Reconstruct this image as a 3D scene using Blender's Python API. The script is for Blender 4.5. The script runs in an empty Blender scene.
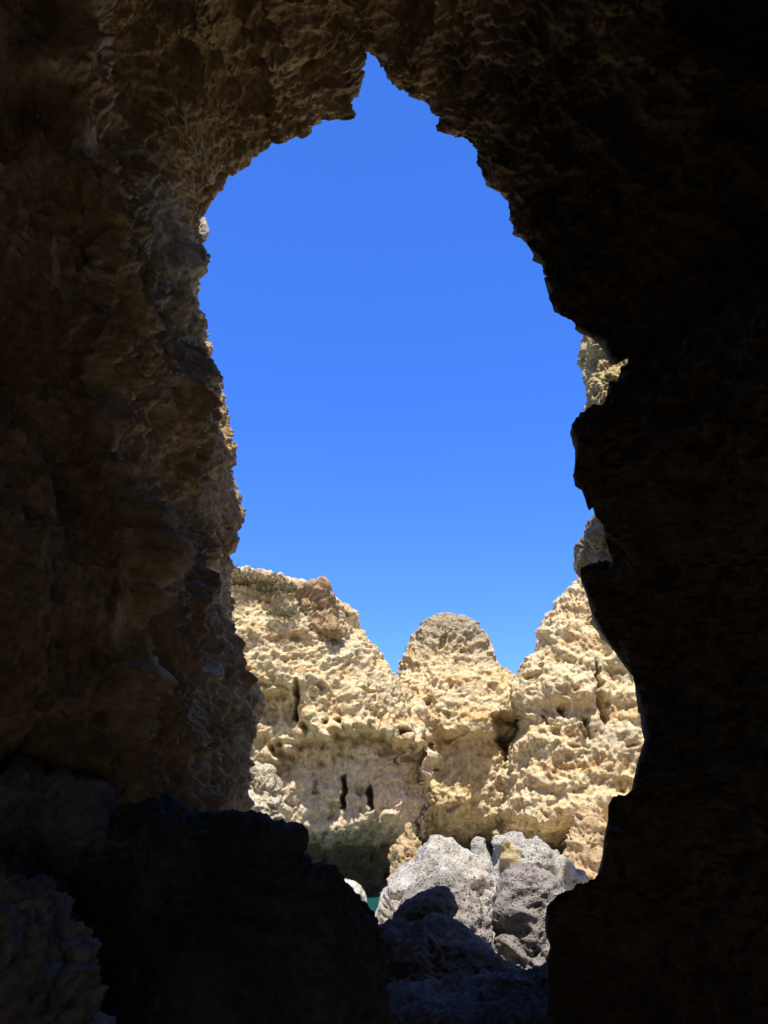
import bpy, math, random
import numpy as np
from math import radians, sin, cos, tan, pi

F32 = np.float32
scene = bpy.context.scene
COL = scene.collection
random.seed(7)

# ------------------------------------------------------------------ camera model
CAM = np.array([0.0, 0.0, 3.0])
PITCH = radians(22.0)
FOC = 769.0
fw = np.array([0, cos(PITCH), sin(PITCH)])
up = np.array([0, -sin(PITCH), cos(PITCH)])

def W(x, y, Y):
    """the point at distance Y (metres in front of the camera foot) seen at picture position x, y"""
    d = fw + np.array([1.0, 0, 0]) * (x - 384) / FOC + up * (512 - y) / FOC
    return CAM + d * (Y / d[1])

# ------------------------------------------------------------------ noise
rs = np.random.RandomState(11)
PERM = rs.permutation(1024).astype(np.int32)
GR = rs.normal(size=(1024, 3)).astype(F32)
GR /= np.linalg.norm(GR, axis=1)[:, None]
RP = rs.rand(1024, 3).astype(F32)

def _h(ix, iy, iz):
    return PERM[(PERM[(PERM[ix & 1023] + iy) & 1023] + iz) & 1023]

def _perlin(p):
    i = np.floor(p).astype(np.int32)
    f = (p - i).astype(F32)
    w = f * f * f * (f * (f * 6 - 15) + 10)
    out = 0
    for a in (0, 1):
        wa = w[:, 0] if a else 1 - w[:, 0]
        for b in (0, 1):
            wb = w[:, 1] if b else 1 - w[:, 1]
            for c in (0, 1):
                wc = w[:, 2] if c else 1 - w[:, 2]
                g = GR[_h(i[:, 0] + a, i[:, 1] + b, i[:, 2] + c)]
                out = out + wa * wb * wc * (g[:, 0] * (f[:, 0] - a) + g[:, 1] * (f[:, 1] - b) + g[:, 2] * (f[:, 2] - c))
    return out * 1.6

def _worley(p):
    i = np.floor(p).astype(np.int32)
    f = (p - i).astype(F32)
    f1 = np.full(len(p), 9, F32); f2 = np.full(len(p), 9, F32)
    for a in (-1, 0, 1):
        for b in (-1, 0, 1):
            for c in (-1, 0, 1):
                r = RP[_h(i[:, 0] + a, i[:, 1] + b, i[:, 2] + c)]
                d = (r[:, 0] + a - f[:, 0]) ** 2 + (r[:, 1] + b - f[:, 1]) ** 2 + (r[:, 2] + c - f[:, 2]) ** 2
                f2 = np.minimum(f2, np.maximum(f1, d)); f1 = np.minimum(f1, d)
    return np.sqrt(f1), np.sqrt(f2)

def chunked(fn, p, n=60000):
    outs = [fn(p[k:k + n]) for k in range(0, len(p), n)]
    if isinstance(outs[0], tuple):
        return tuple(np.concatenate([o[j] for o in outs]) for j in range(len(outs[0])))
    return np.concatenate(outs)

def perlin(p, scale, seed=0.0, stretch=(1, 1, 1)):
    q = (p / (np.array(scale) * np.array(stretch)) + np.array([seed * 17.3, seed * 7.7 + 3.1, seed * 5.9])).astype(F32)
    return chunked(_perlin, q)

def worley(p, scale, seed=0.0, stretch=(1, 1, 1)):
    q = (p / (np.array(scale) * np.array(stretch)) + np.array([seed * 13.3, seed * 9.1 + 1.7, seed * 3.3])).astype(F32)
    return chunked(_worley, q)

def fbm(p, scale, octv=4, seed=0.0, stretch=(1, 1, 1), gain=0.5, ridged=False):
    o = 0; a = 1.0
    for k in range(octv):
        n = perlin(p, scale / 2.03 ** k, seed + k * 1.37, stretch)
        if ridged: n = 1 - 2 * np.abs(n)
        o = o + a * n; a *= gain
    return o

def sstep(a, b, x):
    t = np.clip((x - a) / (b - a), 0, 1)
    return t * t * (3 - 2 * t)

# ------------------------------------------------------------------ mesh helpers
def mesh_from(name, verts, faces, mat, parent=None, smooth=True):
    me = bpy.data.meshes.new(name)
    verts = np.asarray(verts, F32); faces = np.asarray(faces, np.int32)
    n = faces.shape[1]
    me.vertices.add(len(verts)); me.vertices.foreach_set('co', verts.ravel())
    me.loops.add(faces.size); me.loops.foreach_set('vertex_index', faces.ravel())
    me.polygons.add(len(faces))
    me.polygons.foreach_set('loop_start', np.arange(0, faces.size, n, dtype=np.int32))
    me.polygons.foreach_set('loop_total', np.full(len(faces), n, np.int32))
    me.update(calc_edges=True)
    me.validate()
    if smooth: me.polygons.foreach_set('use_smooth', np.ones(len(me.polygons), bool))
    if mat: me.materials.append(mat)
    o = bpy.data.objects.new(name, me); COL.objects.link(o)
    if parent: o.parent = parent
    return o

def tag(o, label=None, cat=None, group=None, kind=None):
    for k, v in (('label', label), ('category', cat), ('group', group), ('kind', kind)):
        if v: o[k] = v
    return o

def recentre(o):
    """puts the object's origin at its own base"""
    me = o.data; n = len(me.vertices)
    co = np.empty(n * 3, F32); me.vertices.foreach_get('co', co); co = co.reshape(-1, 3)
    c = np.array([co[:, 0].mean(), co[:, 1].mean(), co[:, 2].min()])
    me.vertices.foreach_set('co', (co - c).astype(F32).ravel()); me.update()
    o.location = c
    return o

def remeshed(verts, faces, voxel):
    """closed coarse shape -> even fine quads; returns vertex, normal and face arrays"""
    me = bpy.data.meshes.new('tmp'); me.from_pydata([tuple(v) for v in verts], [], faces); me.update()
    o = bpy.data.objects.new('tmp', me); COL.objects.link(o)
    s = o.modifiers.new('s', 'SUBSURF'); s.levels = 1; s.render_levels = 1
    m = o.modifiers.new('r', 'REMESH'); m.mode = 'VOXEL'; m.voxel_size = voxel
    dg = bpy.context.evaluated_depsgraph_get()
    ev = o.evaluated_get(dg); em = ev.to_mesh()
    n = len(em.vertices)
    co = np.empty(n * 3, F32); em.vertices.foreach_get('co', co)
    no = np.empty(n * 3, F32); em.vertex_normals.foreach_get('vector', no)
    nf = len(em.polygons)
    fv = np.empty(len(em.loops), np.int32); em.loops.foreach_get('vertex_index', fv)
    tot = np.empty(nf, np.int32); em.polygons.foreach_get('loop_total', tot)
    st = np.empty(nf, np.int32); em.polygons.foreach_get('loop_start', st)
    fq = fv[st[tot == 4][:, None] + np.arange(4)[None, :]]
    ev.to_mesh_clear(); bpy.data.objects.remove(o); bpy.data.meshes.remove(me)
    return co.reshape(-1, 3).astype(np.float64), no.reshape(-1, 3).astype(np.float64), fq

def silhouette_shape(rows, Y, ratio=0.8, bmax=9, rot=0.0, lean=0.0, sup=2.4, nseg=40, nrow=44, base=None):
    """a closed body whose left and right outline follow rows (y, x_left, x_right) at distance Y;
    ratio is its depth over its width; lean pushes the lower rows away (+) for an overhang"""
    rows = np.array(rows, float)
    ys = np.linspace(rows[0, 0], rows[-1, 0], nrow)
    # denser rows near the top
    t = np.linspace(0, 1, nrow) ** 1.5
    ys = rows[0, 0] + (rows[-1, 0] - rows[0, 0]) * t
    xl = np.interp(ys, rows[:, 0], rows[:, 1]); xr = np.interp(ys, rows[:, 0], rows[:, 2])
    vs = []; 
    for k, (y, a, b) in enumerate(zip(ys, xl, xr)):
        pa = W(a, y, Y); pb = W(b, y, Y)
        c = (pa + pb) / 2; h = abs(pb[0] - pa[0]) / 2
        d = min(h * ratio, bmax)
        yo = lean * t[k]
        for j in range(nseg):
            f = 2 * pi * j / nseg
            cx = math.copysign(abs(cos(f)) ** (2 / sup), cos(f)); cy = math.copysign(abs(sin(f)) ** (2 / sup), sin(f))
            vs.append((c[0] + h * cx + rot * d * cy, c[1] + yo + d * cy, c[2]))
    fs = []
    for k in range(nrow - 1):
        for j in range(nseg):
            j2 = (j + 1) % nseg
            fs.append((k * nseg + j, (k + 1) * nseg + j, (k + 1) * nseg + j2, k * nseg + j2))
    fs.append(tuple(range(nseg))); fs.append(tuple(reversed(range((nrow - 1) * nseg, nrow * nseg))))
    # outward winding
    return vs, [tuple(reversed(f)) for f in fs]

def fix_normals(co, no):
    c = co.mean(0)
    s = np.sum((co - c) * no)
    return no if s > 0 else -no

def rock(name, rows, Y, mat, voxel, disp, label=None, cat='rock', group=None, ratio=.8, bmax=9, lean=0, rot=0, sup=2.4, parent=None, post=None):
    v, f = silhouette_shape(rows, Y, ratio, bmax, rot, lean, sup)
    co, no, fq = remeshed(v, f, voxel)
    no = fix_normals(co, no)
    co2 = disp(co, no)
    o = mesh_from(name, co2, fq, mat, parent)
    if label: tag(o, label, cat, group)
    recentre(o)
    return o

# ------------------------------------------------------------------ materials
def new_mat(name):
    m = bpy.data.materials.new(name); m.use_nodes = True
    nt = m.node_tree; nt.nodes.clear()
    out = nt.nodes.new('ShaderNodeOutputMaterial'); b = nt.nodes.new('ShaderNodeBsdfPrincipled')
    nt.links.new(b.outputs[0], out.inputs[0])
    b.inputs['Roughness'].default_value = .95
    b.inputs['Specular IOR Level'].default_value = .15
    return m, nt, b

def N(nt, typ, **kw):
    n = nt.nodes.new(typ)
    for k, v in kw.items():
        if k in n.inputs: n.inputs[k].default_value = v
        else: setattr(n, k, v)
    return n

def noise(nt, pos, scale, detail=8, rough=.6, stretch=None):
    if stretch:
        mp = nt.nodes.new('ShaderNodeMapping'); mp.inputs['Scale'].default_value = stretch
        nt.links.new(pos, mp.inputs[0]); pos = mp.outputs[0]
    n = nt.nodes.new('ShaderNodeTexNoise'); n.inputs['Scale'].default_value = scale
    n.inputs['Detail'].default_value = detail; n.inputs['Roughness'].default_value = rough
    nt.links.new(pos, n.inputs['Vector'])
    return n.outputs['Fac']

def ramp(nt, fac, stops, interp='LINEAR'):
    r = nt.nodes.new('ShaderNodeValToRGB'); r.color_ramp.interpolation = interp
    e = r.color_ramp.elements
    while len(e) < len(stops): e.new(.5)
    for i, (p, c) in enumerate(stops):
        e[i].position = p
        e[i].color = (c[0], c[1], c[2], 1) if hasattr(c, '__len__') else (c, c, c, 1)
    nt.links.new(fac, r.inputs[0])
    return r.outputs[0]

def mix(nt, fac, a, b, mode='MIX'):
    m = nt.nodes.new('ShaderNodeMix'); m.data_type = 'RGBA'; m.blend_type = mode
    for i, v in ((0, fac), (6, a), (7, b)):
        if hasattr(v, 'is_output'): nt.links.new(v, m.inputs[i])
        elif i == 0: m.inputs[0].default_value = v
        else: m.inputs[i].default_value = (v[0], v[1], v[2], 1)
    return m.outputs[2]

def math_(nt, op, a, b=None, c=None):
    m = nt.nodes.new('ShaderNodeMath'); m.operation = op
    for i, v in enumerate((a, b, c)):
        if v is None: continue
        if hasattr(v, 'is_output'): nt.links.new(v, m.inputs[i])
        else: m.inputs[i].default_value = v
    return m.outputs[0]

def mrange(nt, v, a, b, c=0., d=1.):
    m = nt.nodes.new('ShaderNodeMapRange')
    for i, x in enumerate((a, b, c, d)): m.inputs[i + 1].default_value = x
    nt.links.new(v, m.inputs[0]); return m.outputs[0]

def bump(nt, bsdf, h, dist, strength=1.0, prev=None):
    b = nt.nodes.new('ShaderNodeBump'); b.inputs['Distance'].default_value = dist; b.inputs['Strength'].default_value = strength
    nt.links.new(h, b.inputs['Height'])
    if prev: nt.links.new(prev, b.inputs['Normal'])
    nt.links.new(b.outputs[0], bsdf.inputs['Normal'])
    return b.outputs[0]

def voro(nt, pos, scale, feat='F1', rnd=1.0):
    v = nt.nodes.new('ShaderNodeTexVoronoi'); v.feature = feat
    v.inputs['Scale'].default_value = scale; v.inputs['Randomness'].default_value = rnd
    nt.links.new(pos, v.inputs['Vector']); return v

def geo_pos(nt):
    g = nt.nodes.new('ShaderNodeNewGeometry')
    s = nt.nodes.new('ShaderNodeSeparateXYZ'); nt.links.new(g.outputs['Position'], s.inputs[0])
    return g, g.outputs['Position'], s

def warp(nt, pos, scale, amt):
    n = nt.nodes.new('ShaderNodeTexNoise'); n.inputs['Scale'].default_value = scale; n.inputs['Detail'].default_value = 4
    nt.links.new(pos, n.inputs['Vector'])
    a = nt.nodes.new('ShaderNodeVectorMath'); a.operation = 'SUBTRACT'; nt.links.new(n.outputs['Color'], a.inputs[0]); a.inputs[1].default_value = (.5, .5, .5)
    b = nt.nodes.new('ShaderNodeVectorMath'); b.operation = 'SCALE'; nt.links.new(a.outputs[0], b.inputs[0]); b.inputs['Scale'].default_value = amt
    c = nt.nodes.new('ShaderNodeVectorMath'); c.operation = 'ADD'; nt.links.new(pos, c.inputs[0]); nt.links.new(b.outputs[0], c.inputs[1])
    return c.outputs[0]

def cave_material(name, lo, mid, hi, patch, painted_shade=False):
    m, nt, b = new_mat(name)
    g, pos, sep = geo_pos(nt)
    wp = warp(nt, pos, 2.0, .4)
    big = noise(nt, wp, .55, 6, .6)
    med = noise(nt, wp, 2.6, 8, .68)
    fine = noise(nt, pos, 16, 8, .7)
    c = ramp(nt, med, [(.3, lo), (.5, mid), (.68, hi)])
    c = mix(nt, mrange(nt, big, .46, .62), c, patch)
    c2 = ramp(nt, fine, [(.3, .55), (.55, 1.), (.75, 1.35)])
    c = mix(nt, .8, c, c2, 'MULTIPLY')
    v = voro(nt, wp, 11)
    cell = ramp(nt, v.outputs['Distance'], [(.0, 1.25), (.5, .9), (.8, .6)])
    c = mix(nt, .45, c, cell, 'MULTIPLY')
    if painted_shade:
        at = nt.nodes.new('ShaderNodeAttribute'); at.attribute_name = 'painted_shade'
        c = mix(nt, at.outputs['Fac'], c, mix(nt, 1.0, c, (.17, .17, .17), 'MULTIPLY'))  # darkens the rock colour to stand for shade
    nt.links.new(c, b.inputs['Base Color'])
    n1 = bump(nt, b, med, .10, .6)
    n2 = bump(nt, b, v.outputs['Distance'], .03, .6, n1)
    bump(nt, b, fine, .035, .9, n2)
    return m

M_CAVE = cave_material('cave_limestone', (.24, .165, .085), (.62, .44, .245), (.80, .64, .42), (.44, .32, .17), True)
M_CAVE_D = cave_material('dark_cave_limestone', (.06, .043, .025), (.13, .095, .055), (.22, .16, .095), (.10, .075, .04))
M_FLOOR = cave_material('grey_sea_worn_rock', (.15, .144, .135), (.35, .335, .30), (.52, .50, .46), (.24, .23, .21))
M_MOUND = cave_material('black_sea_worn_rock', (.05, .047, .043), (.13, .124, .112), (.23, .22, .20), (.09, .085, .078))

def cliff_material(name, grey_top=None, foot=None):
    m, nt, b = new_mat(name)
    g, pos, sep = geo_pos(nt)
    wp = warp(nt, pos, .9, .9)
    big = noise(nt, wp, .38, 6, .6)
    strat = noise(nt, wp, 1.0, 7, .62, stretch=(.35, .35, 2.2))
    med = noise(nt, wp, 2.3, 9, .7)
    fine = noise(nt, pos, 9, 8, .72)
    c = ramp(nt, med, [(.30, (.50, .36, .20)), (.40, (.72, .56, .33)), (.50, (.84, .68, .42)), (.70, (.88, .80, .60))])
    c = mix(nt, mrange(nt, strat, .52, .64, 0, .75), c, (.74, .47, .20))
    c = mix(nt, mrange(nt, big, .54, .66, 0, .6), c, (.62, .54, .42))
    rust = noise(nt, wp, .9, 5, .55)
    c = mix(nt, mrange(nt, rust, .60, .70, 0, .7), c, (.52, .25, .10))
    if foot:
        z = math_(nt, 'ADD', sep.outputs['Z'], math_(nt, 'MULTIPLY', math_(nt, 'SUBTRACT', big, .5), 4.0))
        c = mix(nt, mrange(nt, z, foot + .4, foot - .4, 0, .8), c, (.76, .62, .47))  # lighter colour painted on the lower face to lift the shade under the overhang
    if grey_top:
        z = math_(nt, 'ADD', sep.outputs['Z'], math_(nt, 'MULTIPLY', big, 3.0))
        c = mix(nt, mrange(nt, z, grey_top[0], grey_top[1], 0, .8), c, (.36, .31, .235))
    c2 = ramp(nt, fine, [(.34, .6), (.5, 1.), (.7, 1.25)])
    c = mix(nt, .85, c, c2, 'MULTIPLY')
    v = voro(nt, wp, 4.5)
    cell = ramp(nt, v.outputs['Distance'], [(.0, 1.15), (.5, .95), (.85, .6)])
    c = mix(nt, .5, c, cell, 'MULTIPLY')
    # tide-wetted foot
    zz = math_(nt, 'ADD', sep.outputs['Z'], math_(nt, 'MULTIPLY', math_(nt, 'SUBTRACT', med, .5), 1.8))
    c = mix(nt, mrange(nt, zz, 3.0, 2.2, 0, .93), c, (.055, .042, .03))
    nt.links.new(c, b.inputs['Base Color'])
    n1 = bump(nt, b, med, .28, .7)
    n2 = bump(nt, b, v.outputs['Distance'], .08, .7, n1)
    bump(nt, b, fine, .07, .9, n2)
    return m

M_CLIFF = cliff_material('ochre_cliff_limestone')
M_CLIFF_L = cliff_material('shade_lifted_limestone', foot=5.2)  # left cliff, with the shade on its lower face lifted by colour
M_STACK = cliff_material('grey_topped_limestone', grey_top=(10.2, 12.2))

def boulder_material(name, base=(.47, .455, .43), dark=(.10, .095, .09), lichen=None, pits=1.0, warm=(.50,.43,.33)):
    m, nt, b = new_mat(name)
    g, pos, sep = geo_pos(nt)
    wp = warp(nt, pos, 3., .15)
    med = noise(nt, wp, 3.5, 8, .65)
    fine = noise(nt, pos, 26, 6, .7)
    c = ramp(nt, med, [(.3, tuple(x * .72 for x in base)), (.5, base), (.7, tuple(min(1, x * 1.22) for x in base))])
    big = noise(nt, wp, 1.1, 4, .5)
    c = mix(nt, mrange(nt, big, .5, .7, 0, .6), c, warm)
    v = voro(nt, wp, 15)
    pn = noise(nt, pos, 5, 5, .6)
    pit = math_(nt, 'MULTIPLY', mrange(nt, v.outputs['Distance'], .36, .12), mrange(nt, pn, .45, .57))
    v2 = voro(nt, wp, 34)
    pn2 = noise(nt, pos, 3, 5, .7)
    pit2 = math_(nt, 'MULTIPLY', mrange(nt, v2.outputs['Distance'], .45, .15), mrange(nt, pn2, .44, .60))
    pit = math_(nt, 'MAXIMUM', pit, pit2)
    c = mix(nt, math_(nt, 'MULTIPLY', pit, .75 * pits), c, dark)
    if lichen is not None:
        d = nt.nodes.new('ShaderNodeVectorMath'); d.operation = 'DISTANCE'
        nt.links.new(warp(nt, pos, 5, .35), d.inputs[0]); d.inputs[1].default_value = tuple(lichen)
        l = math_(nt, 'MULTIPLY', mrange(nt, d.outputs['Value'], .34, .18), mrange(nt, fine, .38, .52))
        c = mix(nt, math_(nt, 'MULTIPLY', l, .8), c, (.46, .32, .10))
    nt.links.new(c, b.inputs['Base Color'])
    n1 = bump(nt, b, med, .08, .6)
    hh = math_(nt, 'SUBTRACT', fine, math_(nt, 'MULTIPLY', pit, 1.5))
    bump(nt, b, hh, .035, .9, n1)
    return m

M_BOULD = boulder_material('pale_grey_boulder')
M_FRONT = boulder_material('pitted_mauve_grey_boulder', (.30, .275, .265), (.035, .03, .03), pits=1.2, warm=(.40, .36, .33))
M_WHITE = boulder_material('bleached_boulder', (.62, .59, .53), (.3, .28, .25), pits=.3)
M_OUTC = boulder_material('pitted_cream_rock', (.58, .47, .26), (.07, .06, .04), warm=(.55,.40,.15))
M_PALE = boulder_material('pitted_pale_rock', (.60, .54, .42), (.08, .07, .05), warm=(.56, .46, .30))
M_RUBBLE = boulder_material('orange_rubble_rock', (.55, .41, .25), (.07, .05, .03), warm=(.52, .33, .16))
M_OUTC2 = boulder_material('pitted_grey_rock', (.31, .26, .19), (.035, .03, .025), warm=(.33, .25, .15))

def sea_material():
    m, nt, b = new_mat('sea_water')
    g, pos, sep = geo_pos(nt)
    b.inputs['Base Color'].default_value = (.015, .12, .11, 1)
    b.inputs['Roughness'].default_value = .12; b.inputs['Specular IOR Level'].default_value = .5
    bump(nt, b, noise(nt, pos, 2.2, 6, .55), .12, .6)
    return m
M_SEA = sea_material()

def ground_material():
    m, nt, b = new_mat('sand_and_shingle')
    g, pos, sep = geo_pos(nt)
    f = noise(nt, pos, 7, 9, .7)
    nt.links.new(ramp(nt, f, [(.3, (.36, .29, .19)), (.6, (.60, .50, .34))]), b.inputs['Base Color'])
    v = voro(nt, pos, 9)
    n1 = bump(nt, b, v.outputs['Distance'], .05, .6)
    bump(nt, b, f, .06, .8, n1)
    return m
M_GROUND = ground_material()

def leaf_material(name, a, c):
    m, nt, b = new_mat(name)
    g, pos, sep = geo_pos(nt)
    nt.links.new(ramp(nt, noise(nt, pos, 6, 4, .6), [(.35, a), (.65, c)]), b.inputs['Base Color'])
    return m
M_SCRUB = leaf_material('olive_scrub_leaves', (.12, .11, .06), (.27, .24, .14))
M_DRY = leaf_material('dry_scrub_leaves', (.26, .19, .11), (.40, .31, .18))

# ------------------------------------------------------------------ THE CAVE
# opening outline: picture x, y and distance of the rock edge, from the left foot over the crown to the right foot
RIM = [(248,1080,14.6),(248,1000,14.6),(250,900,14.5),(248,830,14.5),(249,790,14.4),(250,765,14.3),(247,745,14.2),(251,733,14.2),(258,720,14.2),(263,706,14.1),(262,695,14.1),(255,686,14),
(247,680,14),(241,670,13.9),(238,660,13.9),(236,645,13.8),(232,635,13.7),(230,620,13.6),(230,600,13.5),(231,575,13.4),(234,560,13.3),(233,545,13.2),(230,536,13.1),(232,531,13.1),
(240,527,13),(243,515,13),(242,500,12.9),(238,485,12.8),(235,470,12.7),(236,460,12.6),(231,448,12.5),(228,430,12.3),(224,415,12.2),(223,400,12),(218,385,11.9),(213,370,11.7),
(210,355,11.5),(207,342,11.3),(205,330,11.2),(201,318,11),(199,305,10.9),(197,295,10.7),(196,285,10.6),(197,275,10.5),(195,262,10.3),(195,252,10.2),(198,247,10.1),(202,238,10),(203,225,9.8),(205,214,9.7),
(212,204,9.5),(218,192,9.3),(226,176,9.1),(233,170,9),(245,163,8.9),(255,154,8.8),(266,147,8.7),(269,138,8.6),(278,142,8.5),(290,137,8.4),(303,133,8.3),(306,125,8.2),(316,120,8.1),
(330,117,8),(345,115,7.9),(348,106,7.8),(350,98,7.8),(356,91,7.7),(348,82,7.7),(345,68,7.6),(347,55,7.6),(351,48,7.5),(356,47,7.5),(362,48,7.5),(374,55,7.5),(384,67,7.6),(390,78,7.6),
(400,89,7.7),(413,94,7.8),(424,99,7.8),(434,112,7.9),(443,122,8),(450,131,8),(458,137,8.1),(465,135,8.2),(470,143,8.2),(478,150,8.3),(481,162,8.4),(486,178,8.5),(492,186,8.6),
(505,193,8.6),(508,200,8.7),(510,215,8.8),(512,225,8.8),(520,236,8.9),(528,244,9),(534,255,9),(541,263,9.1),(547,273,9.2),(548,285,9.2),(552,300,9.3),(553,308,9.3),(561,315,9.3),
(571,321,9.3),(578,329,9.4),(584,334,9.4),(593,337,9.4),(604,347,9.4),(611,360,9.4),(619,363,9.4),(628,358,9.4),(627,367,9.4),(620,380,9.4),(618,388,9.3),(606,393,9.3),(604,402,9.3),
(598,409,9.3),(588,412,9.3),(580,415,9.2),(572,422,9.2),(570,432,9.2),(575,446,9.2),(575,460,9.2),(573,475,9.2),(575,486,9.3),(581,490,9.3),(585,502,9.4),(594,510,9.5),(601,520,9.6),
(604,535,9.7),(609,550,9.8),(613,562,9.9),(606,567,10),(596,563,10.1),(586,566,10.2),(580,572,10.2),
(581,581,10.2),(587,595,10.2),(591,611,10.2),(600,630,10.2),(611,646,10.2),(621,661,10.2),(632,676,10.2),(638,700,10.1),(642,722,10),(645,736,9.9),(640,752,9.8),(635,772,9.7),(631,792,9.6),(622,796,9.6),(613,798,9.6),(608,806,9.6),(608,820,9.6),(604,838,9.6),(603,855,9.6),(598,874,9.6),(590,884,9.6),
(579,889,9.6),(566,891,9.6),(556,897,9.6),(547,906,9.6),(545,918,9.6),(545,932,9.6),(550,947,9.6),(546,960,9.6),(547,985,9.6),(549,1030,9.5),(550,1180,9.5)]
RIM = [((x - 4 if not 630 < y < 740 else x + 2) if (x < 300 and y > 180) else x, y, min(Y, 11.3 if y < 560 else 12.0) if x < 300 else Y) for x, y, Y in RIM]
MC = (405, 470)

def build_cave():
    R = np.array([W(x, y, Y) for x, y, Y in RIM])
    ang = np.array([math.atan2(MC[1] - y, x - MC[0]) for x, y, Y in RIM])
    ang = np.where((ang < -1.7), ang + 2 * pi, ang)          # from about 4.2 (left foot) down to -1.2 (right foot)
    seg = np.linalg.norm(np.diff(R, axis=0), axis=1)
    L = np.concatenate([[0], np.cumsum(seg)])
    NT = 2100
    # more columns where the rock is on the picture
    t = np.linspace(0, L[-1], NT)
    Rt = np.stack([np.interp(t, L, R[:, k]) for k in range(3)], 1)
    # smooth angle
    an = np.interp(t, L, ang)
    k = np.ones(121) / 121
    an = np.convolve(np.pad(an, 60, 'edge'), k, 'valid')
    an = np.clip(an, -.15, pi + .15)
    d = np.stack([np.cos(an), np.zeros(NT), np.sin(an)], 1)
    # low-passed rim, so that the small notches of the edge die out inward
    k2 = np.ones(91) / 91
    Rs = np.stack([np.convolve(np.pad(Rt[:, j], 45, 'edge'), k2, 'valid') for j in range(3)], 1)
    left = sstep(1.9, 2.9, an); right = sstep(1.5, .5, an); top = 1 - left - right
    # distances inward
    s_in = np.concatenate([np.linspace(0, 5.25, 300)[:-1], np.linspace(5.25, 6.5, 150)[:-1], np.linspace(6.5, 9.5, 130)[:-1], np.linspace(9.5, 16, 36)])
    rows = []
    def inner(s):
        low = sstep(2.72, 3.05, an + .10 * np.sin(s * 2.1))
        gl = -.035 * np.minimum(s, 5.6) + .09 * np.maximum(0, s - 6.5) + .10 * sstep(0, .6, s)
        gl = gl + low * 1.5 * np.maximum(0, s - 5.4) ** .65
        gt = .10 * s + .10 * np.maximum(0, s - 3)
        gr = 1.75 * s ** .62 * sstep(-.2, .4, s) + .1 * s
        gr = np.minimum(gr, 5.2 + .05 * s)
        return gl * left + gt * top + gr * right
    for s in s_in:
        w = sstep(0, 1.3, np.array(s))
        base = Rt * (1 - w) + Rs * w
        Y = base[:, 1] * (1 - s / 16.0) + (-6.5) * (s / 16.0)
        p = base + d * inner(s)[:, None]
        p[:, 1] = Y
        rows.append(p)
    # back wall
    c = np.array([0, -6.8, 4.0])
    for f in (.25, .5, .75, .97):
        p = rows[len(s_in) - 1] * (1 - f) + c * f; rows.append(p)
    # outside skin, same stations, thicker inland
    out = []; s_out = list(np.concatenate([np.linspace(.0, 3, 60)[1:], np.linspace(3.3, 16, 30)])) + [16.] * 3
    for s in s_out[:-3]:
        w = sstep(0, 1.3, np.array(s))
        base = Rt * (1 - w) + Rs * w
        Y = base[:, 1] * (1 - s / 16.0) + (-7.5) * (s / 16.0) + .25 * sstep(0, .4, np.array(s))
        p = base + d * (inner(s) + .25 * sstep(0, .3, np.array(s)) + .62 * min(s, 6))[:, None]
        p[:, 1] = Y
        out.append(p)
    for f in (.3, .6, .97):
        out.append(out[88] * (1 - f) + np.array([0, -9.5, 5.0]) * f)
    grid = np.stack(list(reversed(out)) + rows)               # (NU, NT, 3)
    k0 = len(out)                                             # row of the rim
    NU = grid.shape[0]
    # push the recesses of the left wall and lift its bulges (world-space hollows)
    gu = np.gradient(grid, axis=0); gt_ = np.gradient(grid, axis=1)
    n = np.cross(gu, gt_); n /= (np.linalg.norm(n, axis=2)[..., None] + 1e-9)
    # normal must point into the open cave on the inside rows
    mid = grid[k0 + 200]; cc = np.array([0, mid[:, 1].mean(), 5.])
    if np.sum((cc - mid) * n[k0 + 200]) < 0: n = -n
    P = grid.reshape(-1, 3); Nn = n.reshape(-1, 3)
    sfull = np.concatenate([-np.ones(len(out)), s_in, np.full(4, 16.)])
    fade = sstep(.0, 2.2, np.abs(np.where(sfull < 0, 2.2, sfull)))
    fade = np.where(np.arange(NU) < k0, sstep(0, 20, k0 - np.arange(NU)), fade)
    fade = np.repeat(fade, NT)
    lw = np.tile(left, NU); rw = np.tile(right, NU)
    wv = np.stack([perlin(P, 1.1, 5), perlin(P, 1.1, 6), perlin(P, 1.1, 7)], 1)
    Pw = P + wv * .16
    D = fade * (.72 * fbm(Pw, 2.6, 3, 1))
    D += (.42 + .58 * fade) * .20 * fbm(Pw, .85, 3, 2, ridged=True, stretch=(1, 1, 1.3))
    f1, f2 = worley(Pw, .62, 3, (1, 1, 1.25))
    D -= (.2 + .8 * fade) * .46 * sstep(.6, .1, f1) * sstep(-.1, .3, perlin(P, 1.7, 9))
    f1, f2 = worley(Pw, .38, 14)
    D += .11 * (.5 - f1)
    f1, f2 = worley(Pw, .21, 4, (1, 1, 1.5))
    D -= .10 * sstep(.55, .1, f1) * sstep(-.2, .3, perlin(P, .8, 10))
    f1, f2 = worley(Pw, .13, 15)
    D += .06 * (.5 - f1)
    D += .065 * fbm(Pw, .16, 4, 8, gain=.7)
    P2 = P + Nn * D[:, None]
    # deep hollows in the lower part of the left wall
    for (x, y, Y, r, a) in ((130, 560, 8.6, (1.0, .7, .7), 1.3), (165, 650, 10.5, (1., .8, .8), 1.1), (95, 700, 9.5, (1., .8, .6), .6), (80, 130, 6.5, (1.2, 1.2, .9), .8), (215, 60, 6.5, (.9,.8,.7), .5)):
        c = W(x, y, Y)
        q = ((P2 - c) / np.array(r)); w = np.exp(-np.sum(q * q, 1)) * (lw + .5 * (1 - lw - rw)) * fade
        P2[:, 0] -= w * a
        P2[:, 2] += w * a * .3
    anv = np.tile(an, NU)
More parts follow.
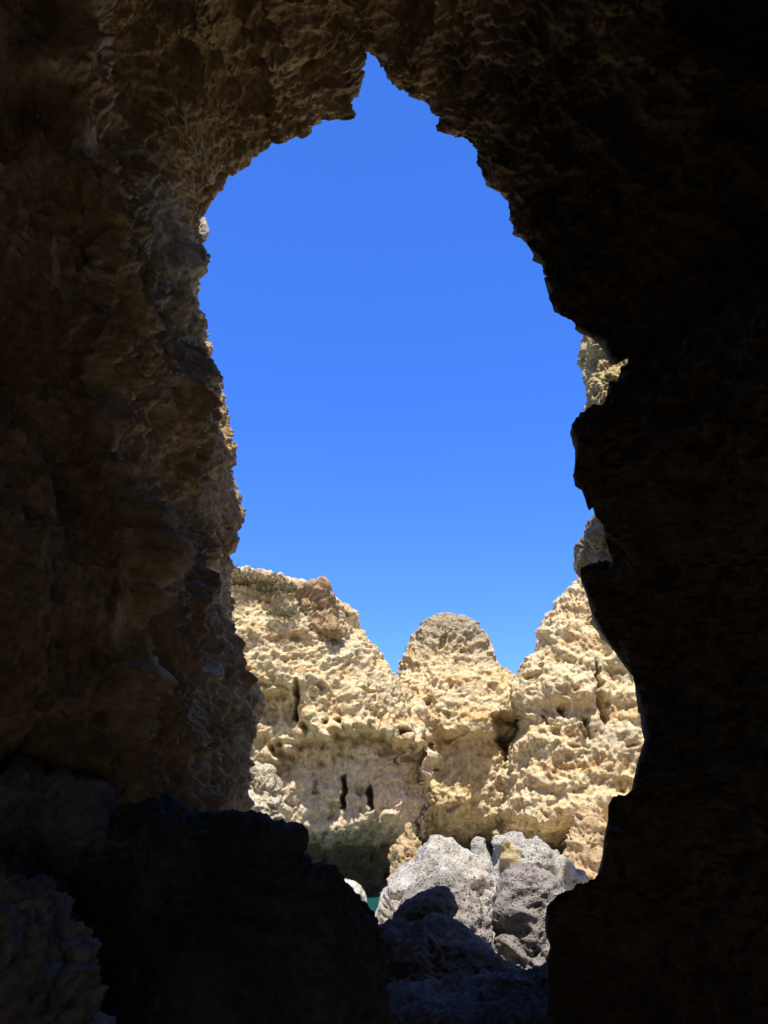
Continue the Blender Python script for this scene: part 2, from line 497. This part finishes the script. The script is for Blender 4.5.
    painted_shade = sstep(1.75, 1.0, anv + .35 * perlin(P, 1.4, 50) + .2 * perlin(P, .4, 51))  # mask of the shade painted into the right wall and roof colour
    idx = np.arange(NU * NT).reshape(NU, NT)
    F = np.stack([idx[:-1, :-1], idx[:-1, 1:], idx[1:, 1:], idx[1:, :-1]], -1).reshape(-1, 4)
    tcol = np.tile(np.arange(NT - 1), NU - 1)
    fc = P[F[:, 0]]
    # unseen second opening, added in the roof behind the viewer to light the left wall
    srow = np.repeat(np.concatenate([np.array(s_out)[::-1], s_in, np.full(4, 16.)]), NT)
    sf = srow[F[:, 0]]; jag = .5 * perlin(fc, 1.0, 40)
    fill_hole = (sf + jag > 8.1) & (sf + jag < 11.9) & (an[tcol] + .3 * jag < 1.26) & (an[tcol] + .3 * jag > .52)
    F = F[~fill_hole]; tcol = tcol[~fill_hole]; fc = fc[~fill_hole]
    a2 = an[tcol] + .16 * perlin(fc, 1.2, 20) + .06 * perlin(fc, .3, 21)
    root = bpy.data.objects.new('sea_cave', None); COL.objects.link(root)
    tag(root, 'hollow brown limestone sea cave whose ragged arched mouth frames the sky', 'cave')
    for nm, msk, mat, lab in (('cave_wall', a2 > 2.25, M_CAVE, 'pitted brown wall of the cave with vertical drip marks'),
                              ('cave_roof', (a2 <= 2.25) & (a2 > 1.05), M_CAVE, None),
                              ('cave_wall', a2 <= 1.05, M_CAVE, 'overhanging wall of the cave, its shade painted nearly black')):
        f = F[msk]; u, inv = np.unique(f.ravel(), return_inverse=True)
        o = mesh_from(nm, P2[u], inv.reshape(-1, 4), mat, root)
        at = o.data.attributes.new('painted_shade', 'FLOAT', 'POINT'); at.data.foreach_set('value', painted_shade[u].astype(F32))
        if lab: o['label'] = lab
    return root
build_cave()

# ------------------------------------------------------------------ far cliffs
def cliff_disp(seed, carve=(), under=None, ledge=.35, amp=1.0):
    def f(co, no):
        P = co.copy()
        wv = np.stack([perlin(P, 1.8, seed + 5), perlin(P, 1.8, seed + 6), perlin(P, 1.8, seed + 7)], 1)
        Pw = P + wv * .3
        D = .45 * amp * fbm(Pw, 3.2, 3, seed + 1)
        z = P[:, 2] + .45 * wv[:, 0] + .10 * P[:, 0]
        # hard and soft beds
        bed = perlin(np.stack([z * 0, z * 0, z], 1), .95, seed + 2) + .5 * perlin(np.stack([z * 0, z * 0, z], 1), .4, seed + 3)
        D += ledge * bed * (.6 + .8 * perlin(P, 2.4, seed + 4))
        D += .16 * amp * fbm(Pw, .9, 3, seed + 8, ridged=True)
        f1, f2 = worley(Pw, .75, seed, (1, 1, .75))
        D += .15 * amp * (.5 - f1) * sstep(-.3, .3, perlin(P, 2.1, seed + 21))
        f1, f2 = worley(Pw, .30, seed + 1)
        D += .15 * (.5 - f1) * sstep(-.1, .35, perlin(P, 1.3, seed + 11))
        f1, f2 = worley(Pw, .16, seed + 2)
        D += .09 * (.5 - f1) * sstep(-.3, .2, perlin(P, .9, seed + 14))
        D += .10 * fbm(Pw, .42, 4, seed + 9, gain=.68, ridged=True)
        D -= .28 * sstep(.45, .62, perlin(P, .6, seed + 17, (1, 1, .7)))
        # vertical runnels
        D -= .30 * sstep(.25, .6, perlin(P * np.array([1, 1, .22]), .9, seed + 12))
        nh = no * np.array([1, 1, .6])
        out = P + nh * D[:, None] + wv * .12
        front = sstep(.1, -.3, no[:, 1])
        if under is not None:
            w = under(P, wv)
            out[:, 1] += w * front
        for (x, y, Y, rx, rz, dep) in carve:
            c = W(x, y, Y)
            jx = .12 * wv[:, 1] + .10 * perlin(P, .35, seed + 31)
            jz = .35 * perlin(P, .3, seed + 33)
            q = ((P[:, 0] - c[0] + jx) / rx) ** 2 + ((P[:, 2] - c[2] + jz) / rz) ** 2
            w = np.exp(-q ** 3) * front
            out[:, 1] += w * dep
        return out
    return f

def zpix(y, Y): return W(384, y, Y)[2]
def xpix(x, y, Y): return W(x, y, Y)[0]

# left cliff
YL = 30.0
def under_left(P, wv):
    # upper bed overhangs: everything below a ragged line recedes
    line = zpix(748, YL) + .8 * wv[:, 0] + .7 * perlin(P, .7, 61) + .4 * perlin(P, .3, 62) - .9 * sstep(xpix(300, 700, YL), xpix(262, 700, YL), P[:, 0])
    w = 1.15 * sstep(.15, -.35, P[:, 2] - line) 
    w -= 1.6 * sstep(.32, .5, perlin(P, 1.3, 63)) * sstep(zpix(835, YL), zpix(800, YL), P[:, 2]) * sstep(.15, -.35, P[:, 2] - line)
    w += 1.2 * sstep(zpix(825, YL), zpix(885, YL), P[:, 2])
    return w
rock('cliff', [(580,215,262),(584,200,272),(590,180,287),(594,160,300),(596,150,320),(596,140,328),(604,120,333),(610,110,345),(622,100,352),(640,95,364),(658,90,370),(678,88,385),(690,86,398),(705,84,410),(722,84,417),(760,84,417),(800,84,414),(850,84,410),(930,84,408),(960,84,408)],
     YL, M_CLIFF_L, .05, cliff_disp(1, carve=[(294,703,YL-3,.085,.6,1.3),(338,790,YL-3,.08,.5,1.2),(361,793,YL-3,.07,.4,1.2),(268,735,YL-3,1.1,1.6,1.0)], under=under_left),
     'tall ochre limestone cliff with scrub on its flat top, beside the dark pitted cave wall', 'cliff', ratio=.5, bmax=3.2)
# pinnacle
YM = 33.0
def under_mid(P, wv):
    w = .7 * sstep(.1, -.25, P[:, 2] - zpix(738, YM) - .15 * wv[:, 0])
    w += 1.6 * sstep(zpix(800, YM), zpix(850, YM), P[:, 2] + .4 * wv[:, 1])
    # wedge-shaped niche narrowing downward beside the right cliff
    t = np.clip((zpix(716, YM - 2) - P[:, 2]) / (zpix(716, YM - 2) - zpix(795, YM - 2)), 0, 1)
    xl = xpix(487, 716, YM - 2) + t * (xpix(512, 790, YM - 2) - xpix(487, 716, YM - 2)) + .12 * perlin(P, .5, 66)
    w += 1.3 * sstep(-.1, .4, P[:, 0] - xl) * sstep(.12, -.08, P[:, 2] - zpix(718, YM - 2) + .45 * wv[:, 2] + .2 * perlin(P, .4, 68))
    return w
rock('rock_pinnacle', [(615,442,452),(618,432,462),(624,425,470),(632,418,477),(642,413,485),(652,409,488),(662,404,491),(672,401,499),(682,398,512),(692,392,522),(705,385,530),(740,380,536),(800,376,540),(900,372,545),(950,372,545)],
     YM, M_STACK, .05, cliff_disp(4, carve=[], under=under_mid, ledge=.28, amp=.75),
     'rounded limestone pinnacle with a grey dome top, between the two wider cliffs', 'rock pinnacle', ratio=.75, bmax=3.0)
# right cliff
YR = 30.5
def under_right(P, wv):
    line = zpix(716, YR) + .4 * wv[:, 0]
    w = -.5 * sstep(.2, -.3, P[:, 2] - line) 
    w += 2.4 * sstep(zpix(812, YR), zpix(845, YR), P[:, 2] + .5 * wv[:, 1]) 
    return w
rock('cliff', [(520,640,690),(545,610,720),(562,590,740),(580,576,760),(592,569,780),(606,557,790),(622,553,800),(636,545,810),(650,531,815),(664,521,820),(684,513,825),(700,512,830),(740,514,835),(780,514,840),(820,512,840),(900,508,845),(960,508,845)],
     YR, M_CLIFF, .05, cliff_disp(9, carve=[(607,690,YR-3,.10,1.0,1.5),(594,722,YR-3,.08,.35,.9),(552,718,YR-3,.12,.16,.7),(572,712,YR-3,.08,.2,.6)], under=under_right, ledge=.42),
     'ochre limestone cliff stepping up behind the right-hand boulders', 'cliff', ratio=.4, bmax=3.4)

# ------------------------------------------------------------------ spurs just beyond the cave mouth
def knobbly(seed, amp=1.0, size=1.0, carve=()):
    def f(co, no):
        P = co.copy()
        wv = np.stack([perlin(P, .7 * size, seed + 5), perlin(P, .7 * size, seed + 6), perlin(P, .7 * size, seed + 7)], 1)
        Pw = P + wv * .25 * size
        D = .22 * amp * fbm(Pw, 1.3 * size, 3, seed + 1)
        f1, f2 = worley(Pw, .38 * size, seed)
        D += .14 * amp * (.5 - f1)
        f1, f2 = worley(Pw, .15 * size, seed + 2)
        D -= .075 * amp * sstep(.5, .1, f1) * sstep(-.2, .3, perlin(P, .5 * size, seed + 3))
        D += .05 * amp * fbm(Pw, .2 * size, 3, seed + 8, ridged=True)
        return P + no * D[:, None]
    return f

rock('rock_spur', [(318,604,640),(328,598,650),(336,592,670),(350,589,680),(370,588,690),(390,589,700),(408,589,700),(420,598,700),(440,620,700),(455,640,690)],
     13.0, M_OUTC, .018, knobbly(3, 1.0, .8), 'sunlit pitted cream rock in the upper notch of the right cave wall', 'rock', ratio=.7, bmax=1.0, rot=0)
rock('rock_spur', [(502,604,640),(510,598,655),(522,591,665),(540,586,670),(552,586,672),(565,589,675),(580,597,680),(600,606,685),(630,620,690),(660,640,690)],
     15.0, M_OUTC2, .02, knobbly(6, 1.0), 'speckled grey rock shoulder catching the sun halfway down the right cave wall', 'rock', ratio=.8, bmax=1.2, lean=.8)
rock('rock_spur', [(768,240,262),(772,235,270),(780,230,275),(795,230,278),(805,230,276),(820,230,273),(850,225,275),(900,220,280),(1000,215,285)],
     16.2, M_PALE, .022, knobbly(12, 1.2, .7), 'small sunlit cream rock at the foot of the left cave wall', 'rock', ratio=.6, bmax=.9)

# ------------------------------------------------------------------ sunlit boulders
def bould(seed, amp=1.0, hollow=None):
    def f(co, no):
        P = co.copy()
        wv = np.stack([perlin(P, .9, seed + 5), perlin(P, .9, seed + 6), perlin(P, .9, seed + 7)], 1)
        Pw = P + wv * .25
        D = .24 * amp * fbm(Pw, 1.1, 3, seed + 1)
        f1, f2 = worley(Pw, .9, seed)
        D += .30 * amp * (np.minimum(f2 - f1, .25) - .15)
        f1, f2 = worley(Pw, .3, seed + 9)
        D += .11 * amp * (.5 - f1)
        f1, f2 = worley(Pw, .14, seed + 2)
        D -= .07 * amp * sstep(.45, .1, f1) * sstep(-.1, .3, perlin(P, .6, seed + 3))
        D += .035 * (amp + .3) * fbm(Pw, .14, 3, seed + 8)
        out = P + no * D[:, None]
        if hollow:
            for (x, y, Y, rx, rz, dep) in hollow:
                c = W(x, y, Y)
                q = ((P[:, 0] - c[0] + .22 * wv[:, 1] + .12 * perlin(P, .3, 71)) / rx) ** 2 + ((P[:, 2] - c[2] + .2 * wv[:, 2] + .3 * perlin(P, .35, 72)) / rz) ** 2
                w = np.exp(-q ** 3) * sstep(.2, -.2, no[:, 1])
                out[:, 1] += w * dep
                out[:, 2] += w * .35
        return out
    return f

G = 'pale boulders heaped before the cliffs'
M_LICH = boulder_material('lichen_spotted_boulder', lichen=W(507, 853, 18.2))
rock('boulder', [(843,442,452),(847,434,474),(853,426,484),(862,416,492),(872,402,498),(885,392,500),(900,383,500),(915,377,502),(940,376,505),(975,376,508),(1010,376,510),(1040,376,510)],
     18.3, M_BOULD, .03, bould(1), 'broad pale grey boulder, the largest, sloping down to the water on its left', 'boulder', G, ratio=.8, bmax=1.5)
rock('boulder', [(876,430,448),(880,420,462),(888,410,472),(900,400,482),(915,392,492),(932,388,498),(950,386,502),(975,386,504),(1010,386,506)],
     14.1, M_FRONT, .026, bould(14, .9), 'rounded grey boulder directly behind the made-up pointed black rock', 'boulder', G, ratio=.7, bmax=.95)
rock('boulder', [(831,499,506),(834,495,511),(840,492,540),(845,491,548),(852,490,557),(864,489,563),(880,488,566),(900,488,567),(940,488,568),(990,488,568)],
     18.9, M_LICH, .03, bould(21), 'grey boulder with an orange lichen patch near its pointed top', 'boulder', G, ratio=.9, bmax=1.2)
rock('boulder', [(865,520,538),(870,508,548),(880,500,556),(895,497,562),(915,497,566),(940,499,568),(970,503,568),(1010,505,568)],
     14.2, M_FRONT, .026, bould(33, .9), 'upright egg-shaped grey boulder standing in front of the lichen-marked one', 'boulder', G, ratio=.8, bmax=1.0)
rock('boulder', [(837,476,483),(839,473,486),(845,471,487),(852,470,488),(858,466,490),(880,460,492)],
     18.6, M_BOULD, .02, bould(41, .35), 'little round stone perched in the cleft on top of the boulder heap', 'stone', ratio=.9)
rock('boulder', [(863,565,584),(866,561,590),(873,558,593),(885,558,594),(905,558,596),(930,558,598)],
     18.0, M_BOULD, .024, bould(55, 1.2), 'small whitish boulder at the right end of the heap beside the black rock', 'boulder', G, ratio=.9)
rock('boulder', [(879,332,346),(882,326,354),(886,322,361),(893,320,365),(905,320,366),(920,318,367),(950,320,374)],
     20.0, M_WHITE, .026, bould(60, .45), 'low white boulder by the water, left of the boulder heap', 'boulder', G, ratio=.8)
rock('rubble_mound', [(826,406,410),(831,404,414),(840,401,417),(850,398,421),(860,396,428),(875,393,432),(900,385,440)],
     26.5, M_RUBBLE, .035, knobbly(70, 1.3, .9), 'knobbly orange rock at the cliff foot behind the largest boulder', 'rock', ratio=.8)
rock('rubble_mound', [(808,592,600),(815,585,603),(825,578,606),(840,572,608),(855,566,610),(870,562,612),(900,558,615)],
     25.0, M_RUBBLE, .035, knobbly(77, 1.3, .9), 'knobbly brown rock column at the cliff foot behind the small white boulder', 'rock', ratio=.7)

# ------------------------------------------------------------------ shaded rocks on the cave floor
def dark_d(seed, amp=1.0):
    def f(co, no):
        P = co.copy()
        wv = np.stack([perlin(P, .9, seed + 5), perlin(P, .9, seed + 6), perlin(P, .9, seed + 7)], 1)
        Pw = P + wv * .3
        D = .26 * amp * fbm(Pw, 1.2, 4, seed + 1)
        D += .09 * amp * fbm(Pw, .5, 3, seed + 2, ridged=True)
        f1, f2 = worley(Pw, .5, seed)
        D += .22 * amp * (.5 - f1)
        f1, f2 = worley(Pw, .17, seed + 3)
        D += .06 * amp * (.5 - f1)
        D += .055 * (amp + .2) * fbm(Pw, .16, 4, seed + 8, gain=.65, ridged=True)
        return P + no * D[:, None]
    return f
GD = 'shaded grey rocks on the cave floor'
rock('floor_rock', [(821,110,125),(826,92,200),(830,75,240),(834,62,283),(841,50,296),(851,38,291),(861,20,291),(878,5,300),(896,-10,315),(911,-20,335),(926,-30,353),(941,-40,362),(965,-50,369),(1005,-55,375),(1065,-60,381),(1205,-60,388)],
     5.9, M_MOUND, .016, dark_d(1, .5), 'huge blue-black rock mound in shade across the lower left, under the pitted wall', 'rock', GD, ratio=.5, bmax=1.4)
rock('floor_rock', [(742,-80,10),(750,-100,40),(762,-110,75),(775,-120,100),(790,-130,118),(810,-140,130),(840,-140,140),(900,-150,150)],
     7.8, M_FLOOR, .022, dark_d(8, 1.0), 'flat dark ledge sloping down behind the grey lumps at the left edge', 'rock', GD, ratio=.5, bmax=1.2)
rock('floor_rock', [(785,-60,20),(792,-80,45),(805,-95,62),(825,-100,72),(850,-100,76),(880,-100,78),(910,-100,74),(960,-100,80),(1100,-100,90)],
     5.4, M_FLOOR, .016, dark_d(15, .9), 'lumpy slate-grey rock at the left edge, upper of the two nearest the viewer', 'rock', GD, ratio=.6, bmax=.8)
rock('floor_rock', [(885,-50,15),(895,-70,32),(915,-80,45),(940,-85,55),(970,-90,62),(1010,-90,68),(1200,-90,80)],
     4.2, M_FLOOR, .013, dark_d(23, .8), 'lumpy grey rock in the bottom left corner', 'rock', GD, ratio=.6, bmax=.5)
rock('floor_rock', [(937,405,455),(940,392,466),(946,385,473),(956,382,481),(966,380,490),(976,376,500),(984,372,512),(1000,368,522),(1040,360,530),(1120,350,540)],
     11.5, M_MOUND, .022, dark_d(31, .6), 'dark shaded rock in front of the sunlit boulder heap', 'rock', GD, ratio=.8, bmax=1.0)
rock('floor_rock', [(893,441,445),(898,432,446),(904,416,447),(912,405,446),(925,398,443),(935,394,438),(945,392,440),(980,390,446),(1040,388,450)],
     12.3, M_MOUND, .018, dark_d(35, .35), 'made-up pointed black rock standing in for a shaded recess in the sunlit boulder heap', 'rock', GD, ratio=.8, bmax=.6)  # added dark rock, put where the boulders hold only shade
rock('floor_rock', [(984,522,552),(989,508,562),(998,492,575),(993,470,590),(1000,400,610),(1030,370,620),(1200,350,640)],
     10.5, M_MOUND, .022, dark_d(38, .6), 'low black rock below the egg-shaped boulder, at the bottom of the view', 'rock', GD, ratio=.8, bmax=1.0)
# stones caught in the cave walls
rock('embedded_stone', [(217,198,205),(220,197,207),(228,196,209),(236,196,209),(241,197,207)], 10.35, M_WHITE, .012, bould(80, .25),
     'pale smooth stone sticking out of the left rim of the cave mouth', 'stone', ratio=1.0)

# ------------------------------------------------------------------ scrub
def tuft(name, x, y, Y, w, h, mat, label, group, n=700, leaf=.05, seed=0):
    rnd = np.random.RandomState(seed + 5)
    c = W(x, y, Y)
    vs = []; fs = []
    for k in range(n):
        th = rnd.rand() * 2 * pi; r = rnd.rand() ** .5
        hz = rnd.rand() ** .8 * (1 - .55 * r * r) * (.75 + .35 * sin(th * 3 + seed))
        p = np.array([r * cos(th) * w, r * sin(th) * w * .8, hz * h])
        a = rnd.normal(size=3); a /= np.linalg.norm(a); a[2] = abs(a[2]) + .4
        b = np.cross(a, rnd.normal(size=3)); b /= np.linalg.norm(b) + 1e-6
        l = leaf * (.6 + .9 * rnd.rand())
        i = len(vs); vs += [p, p + a * l + b * l * .3, p + a * l * 2.0, p + a * l - b * l * .3]
        fs.append((i, i + 1, i + 2, i + 3))
    # a few woody stems
    for k in range(14):
        th = rnd.rand() * 2 * pi; e = np.array([cos(th) * w * .7, sin(th) * w * .6, h * (.4 + .4 * rnd.rand())])
        b = np.array([-sin(th), cos(th), 0]) * .012
        i = len(vs); vs += [b * 1.5, -b * 1.5, e - b, e + b]; fs.append((i, i + 1, i + 2, i + 3))
    o = mesh_from(name, np.array(vs), np.array(fs), mat, None, smooth=False)
    o.location = c
    tag(o, label, 'shrub', group)
    return o

GS = 'scrub along the left cliff top'
tuft('shrub', 240, 586, YL - 2.2, 1.0, .65, M_SCRUB, 'low olive scrub at the far left of the cliff top, against the cave wall', GS, 3200, .05, 1)
tuft('shrub', 260, 587, YL - 2.2, 1.0, .55, M_DRY, 'dry brownish scrub second from the cave wall on the cliff top', GS, 3000, .05, 2)
tuft('shrub', 277, 594, YL - 2.2, .8, .5, M_SCRUB, 'olive scrub in the middle of the cliff top', GS, 2200, .045, 3)
tuft('shrub', 289, 596, YL - 1.9, .28, .42, M_SCRUB, 'small bush immediately left of the rust-brown crag on the cliff top', GS, 700, .045, 4)
tuft('shrub', 336, 614, YL - 1.2, .32, .32, M_DRY, 'dry tuft on the step just right of the rust-brown crag', GS, 700, .045, 5)
tuft('shrub', 344, 618, YL - 1.0, .22, .30, M_SCRUB, 'little dark bush at the right brink of the stepped cliff top', GS, 500, .04, 6)
tuft('shrub', 283, 617, YL - 3.0, .6, .45, M_SCRUB, 'grey-green bush below the cliff top on the lit slope', GS, 1600, .04, 7)
tuft('shrub', 219, 389, 11.35, .08, .16, M_DRY, 'straw-coloured dry tuft growing on the left edge of the cave mouth', None, 260, .02, 8)
# rust-brown crag on the cliff top
m, nt, b = new_mat('rust_brown_rock'); g, pos, sep = geo_pos(nt)
nf = noise(nt, pos, 5, 8, .65)
nt.links.new(ramp(nt, nf, [(.35, (.20, .13, .075)), (.6, (.45, .31, .18))]), b.inputs['Base Color']); bump(nt, b, nf, .12, .8)
rock('rock_crag', [(586,300,324),(590,298,327),(600,299,329),(610,302,332),(622,304,336),(634,306,340)], YL - 2.3, m, .04, knobbly(90, 1.5, 1.3),
     'rust-brown crag standing on the right end of the left cliff top', 'rock', ratio=.8, sup=3)

# ------------------------------------------------------------------ ground and sea
def build_ground():
    xs = np.unique(np.concatenate([np.linspace(-3000, -40, 14), np.linspace(-40, 40, 241), np.linspace(40, 3000, 14)]))
    ys = np.unique(np.concatenate([np.linspace(-3000, -30, 14), np.linspace(-30, 60, 271), np.linspace(60, 3000, 14)]))
    X, Yy = np.meshgrid(xs, ys)
    P = np.stack([X.ravel(), Yy.ravel(), X.ravel() * 0], 1)
    r = np.maximum(np.abs(P[:, 0]) / 14, 0)
    z = 1.0 - .26 * sstep(9.5, 11.5, P[:, 1]) - 2.0 * sstep(17.5, 20, P[:, 1]) * np.exp(-((P[:, 0] + 1.6) / 2.2) ** 4) - 2.2 * sstep(30, 38, P[:, 1])
    z = z * sstep(22, 14, np.abs(P[:, 0])) - 2 * sstep(14, 22, np.abs(P[:, 0]))
    z -= 3.0 * sstep(-14, -24, P[:, 1])
    z += .10 * fbm(P, 2.2, 4, 3) * sstep(60, 30, np.hypot(P[:, 0], P[:, 1]))
    P[:, 2] = z
    ny, nx = X.shape; idx = np.arange(nx * ny).reshape(ny, nx)
    F = np.stack([idx[:-1, :-1], idx[:-1, 1:], idx[1:, 1:], idx[1:, :-1]], -1).reshape(-1, 4)
    o = mesh_from('ground', P, F, M_GROUND); tag(o, 'sand and shingle floor', None, None, 'structure')
    P = np.array([(-3000, -3000, .62), (3000, -3000, .62), (3000, 3000, .62), (-3000, 3000, .62)])
    o = mesh_from('sea', P, np.array([(0, 1, 2, 3)]), M_SEA, None, False); tag(o, 'green sea water', None, None, 'structure')
build_ground()

# ------------------------------------------------------------------ light
EL, AZ = 66.0, 3.0            # high sun behind the camera
world = bpy.data.worlds.new('World'); scene.world = world; world.use_nodes = True
nt = world.node_tree; nt.nodes.clear()
sky = nt.nodes.new('ShaderNodeTexSky'); sky.sky_type = 'NISHITA'; sky.sun_disc = False
sky.sun_elevation = radians(EL); sky.sun_rotation = radians(180 - AZ)
sky.altitude = 0; sky.air_density = 1.0; sky.dust_density = .3; sky.ozone_density = 3.5
hs = nt.nodes.new('ShaderNodeHueSaturation'); hs.inputs['Saturation'].default_value = 1.2
bg = nt.nodes.new('ShaderNodeBackground'); bg.inputs['Strength'].default_value = .13
wo = nt.nodes.new('ShaderNodeOutputWorld')
nt.links.new(sky.outputs[0], hs.inputs['Color']); tc = nt.nodes.new('ShaderNodeTexCoord'); sx = nt.nodes.new('ShaderNodeSeparateXYZ'); nt.links.new(tc.outputs['Generated'], sx.inputs[0])
# the sky is deepest blue on the side away from the sun, paler and whiter round the sun
tint = mix(nt, mrange(nt, sx.outputs['Y'], -.1, .45), (1.5, 1.0, .85), (.70, .95, 1.6))
low = mix(nt, mrange(nt, sx.outputs['Z'], .15, .62), (.86, .84, .95), (1., 1., 1.))
nt.links.new(mix(nt, 1.0, mix(nt, 1.0, hs.outputs[0], tint, 'MULTIPLY'), low, 'MULTIPLY'), bg.inputs[0]); nt.links.new(bg.outputs[0], wo.inputs[0])

sd = bpy.data.lights.new('sun', 'SUN'); sd.energy = 4.5; sd.angle = radians(.5); sd.color = (1, .93, .80)
so = bpy.data.objects.new('sun', sd); COL.objects.link(so)
from mathutils import Vector
v = Vector((sin(radians(AZ)) * cos(radians(EL)), -cos(radians(AZ)) * cos(radians(EL)), sin(radians(EL))))
so.rotation_euler = v.to_track_quat('Z', 'Y').to_euler()
so.location = v * 60

cd = bpy.data.cameras.new('camera'); cam = bpy.data.objects.new('camera', cd); COL.objects.link(cam)
cd.sensor_fit = 'VERTICAL'; cd.sensor_height = 36; cd.lens = 36 * FOC / 1024
cd.clip_start = .05; cd.clip_end = 8000
cam.location = CAM; cam.rotation_euler = (radians(90) + PITCH, 0, 0)
scene.camera = cam
scene.view_settings.view_transform = 'Standard'; scene.view_settings.look = 'None'
scene.view_settings.exposure = .62; scene.view_settings.gamma = 1
scene.cycles.use_denoising = True
scene.cycles.max_bounces = 7; scene.cycles.diffuse_bounces = 6
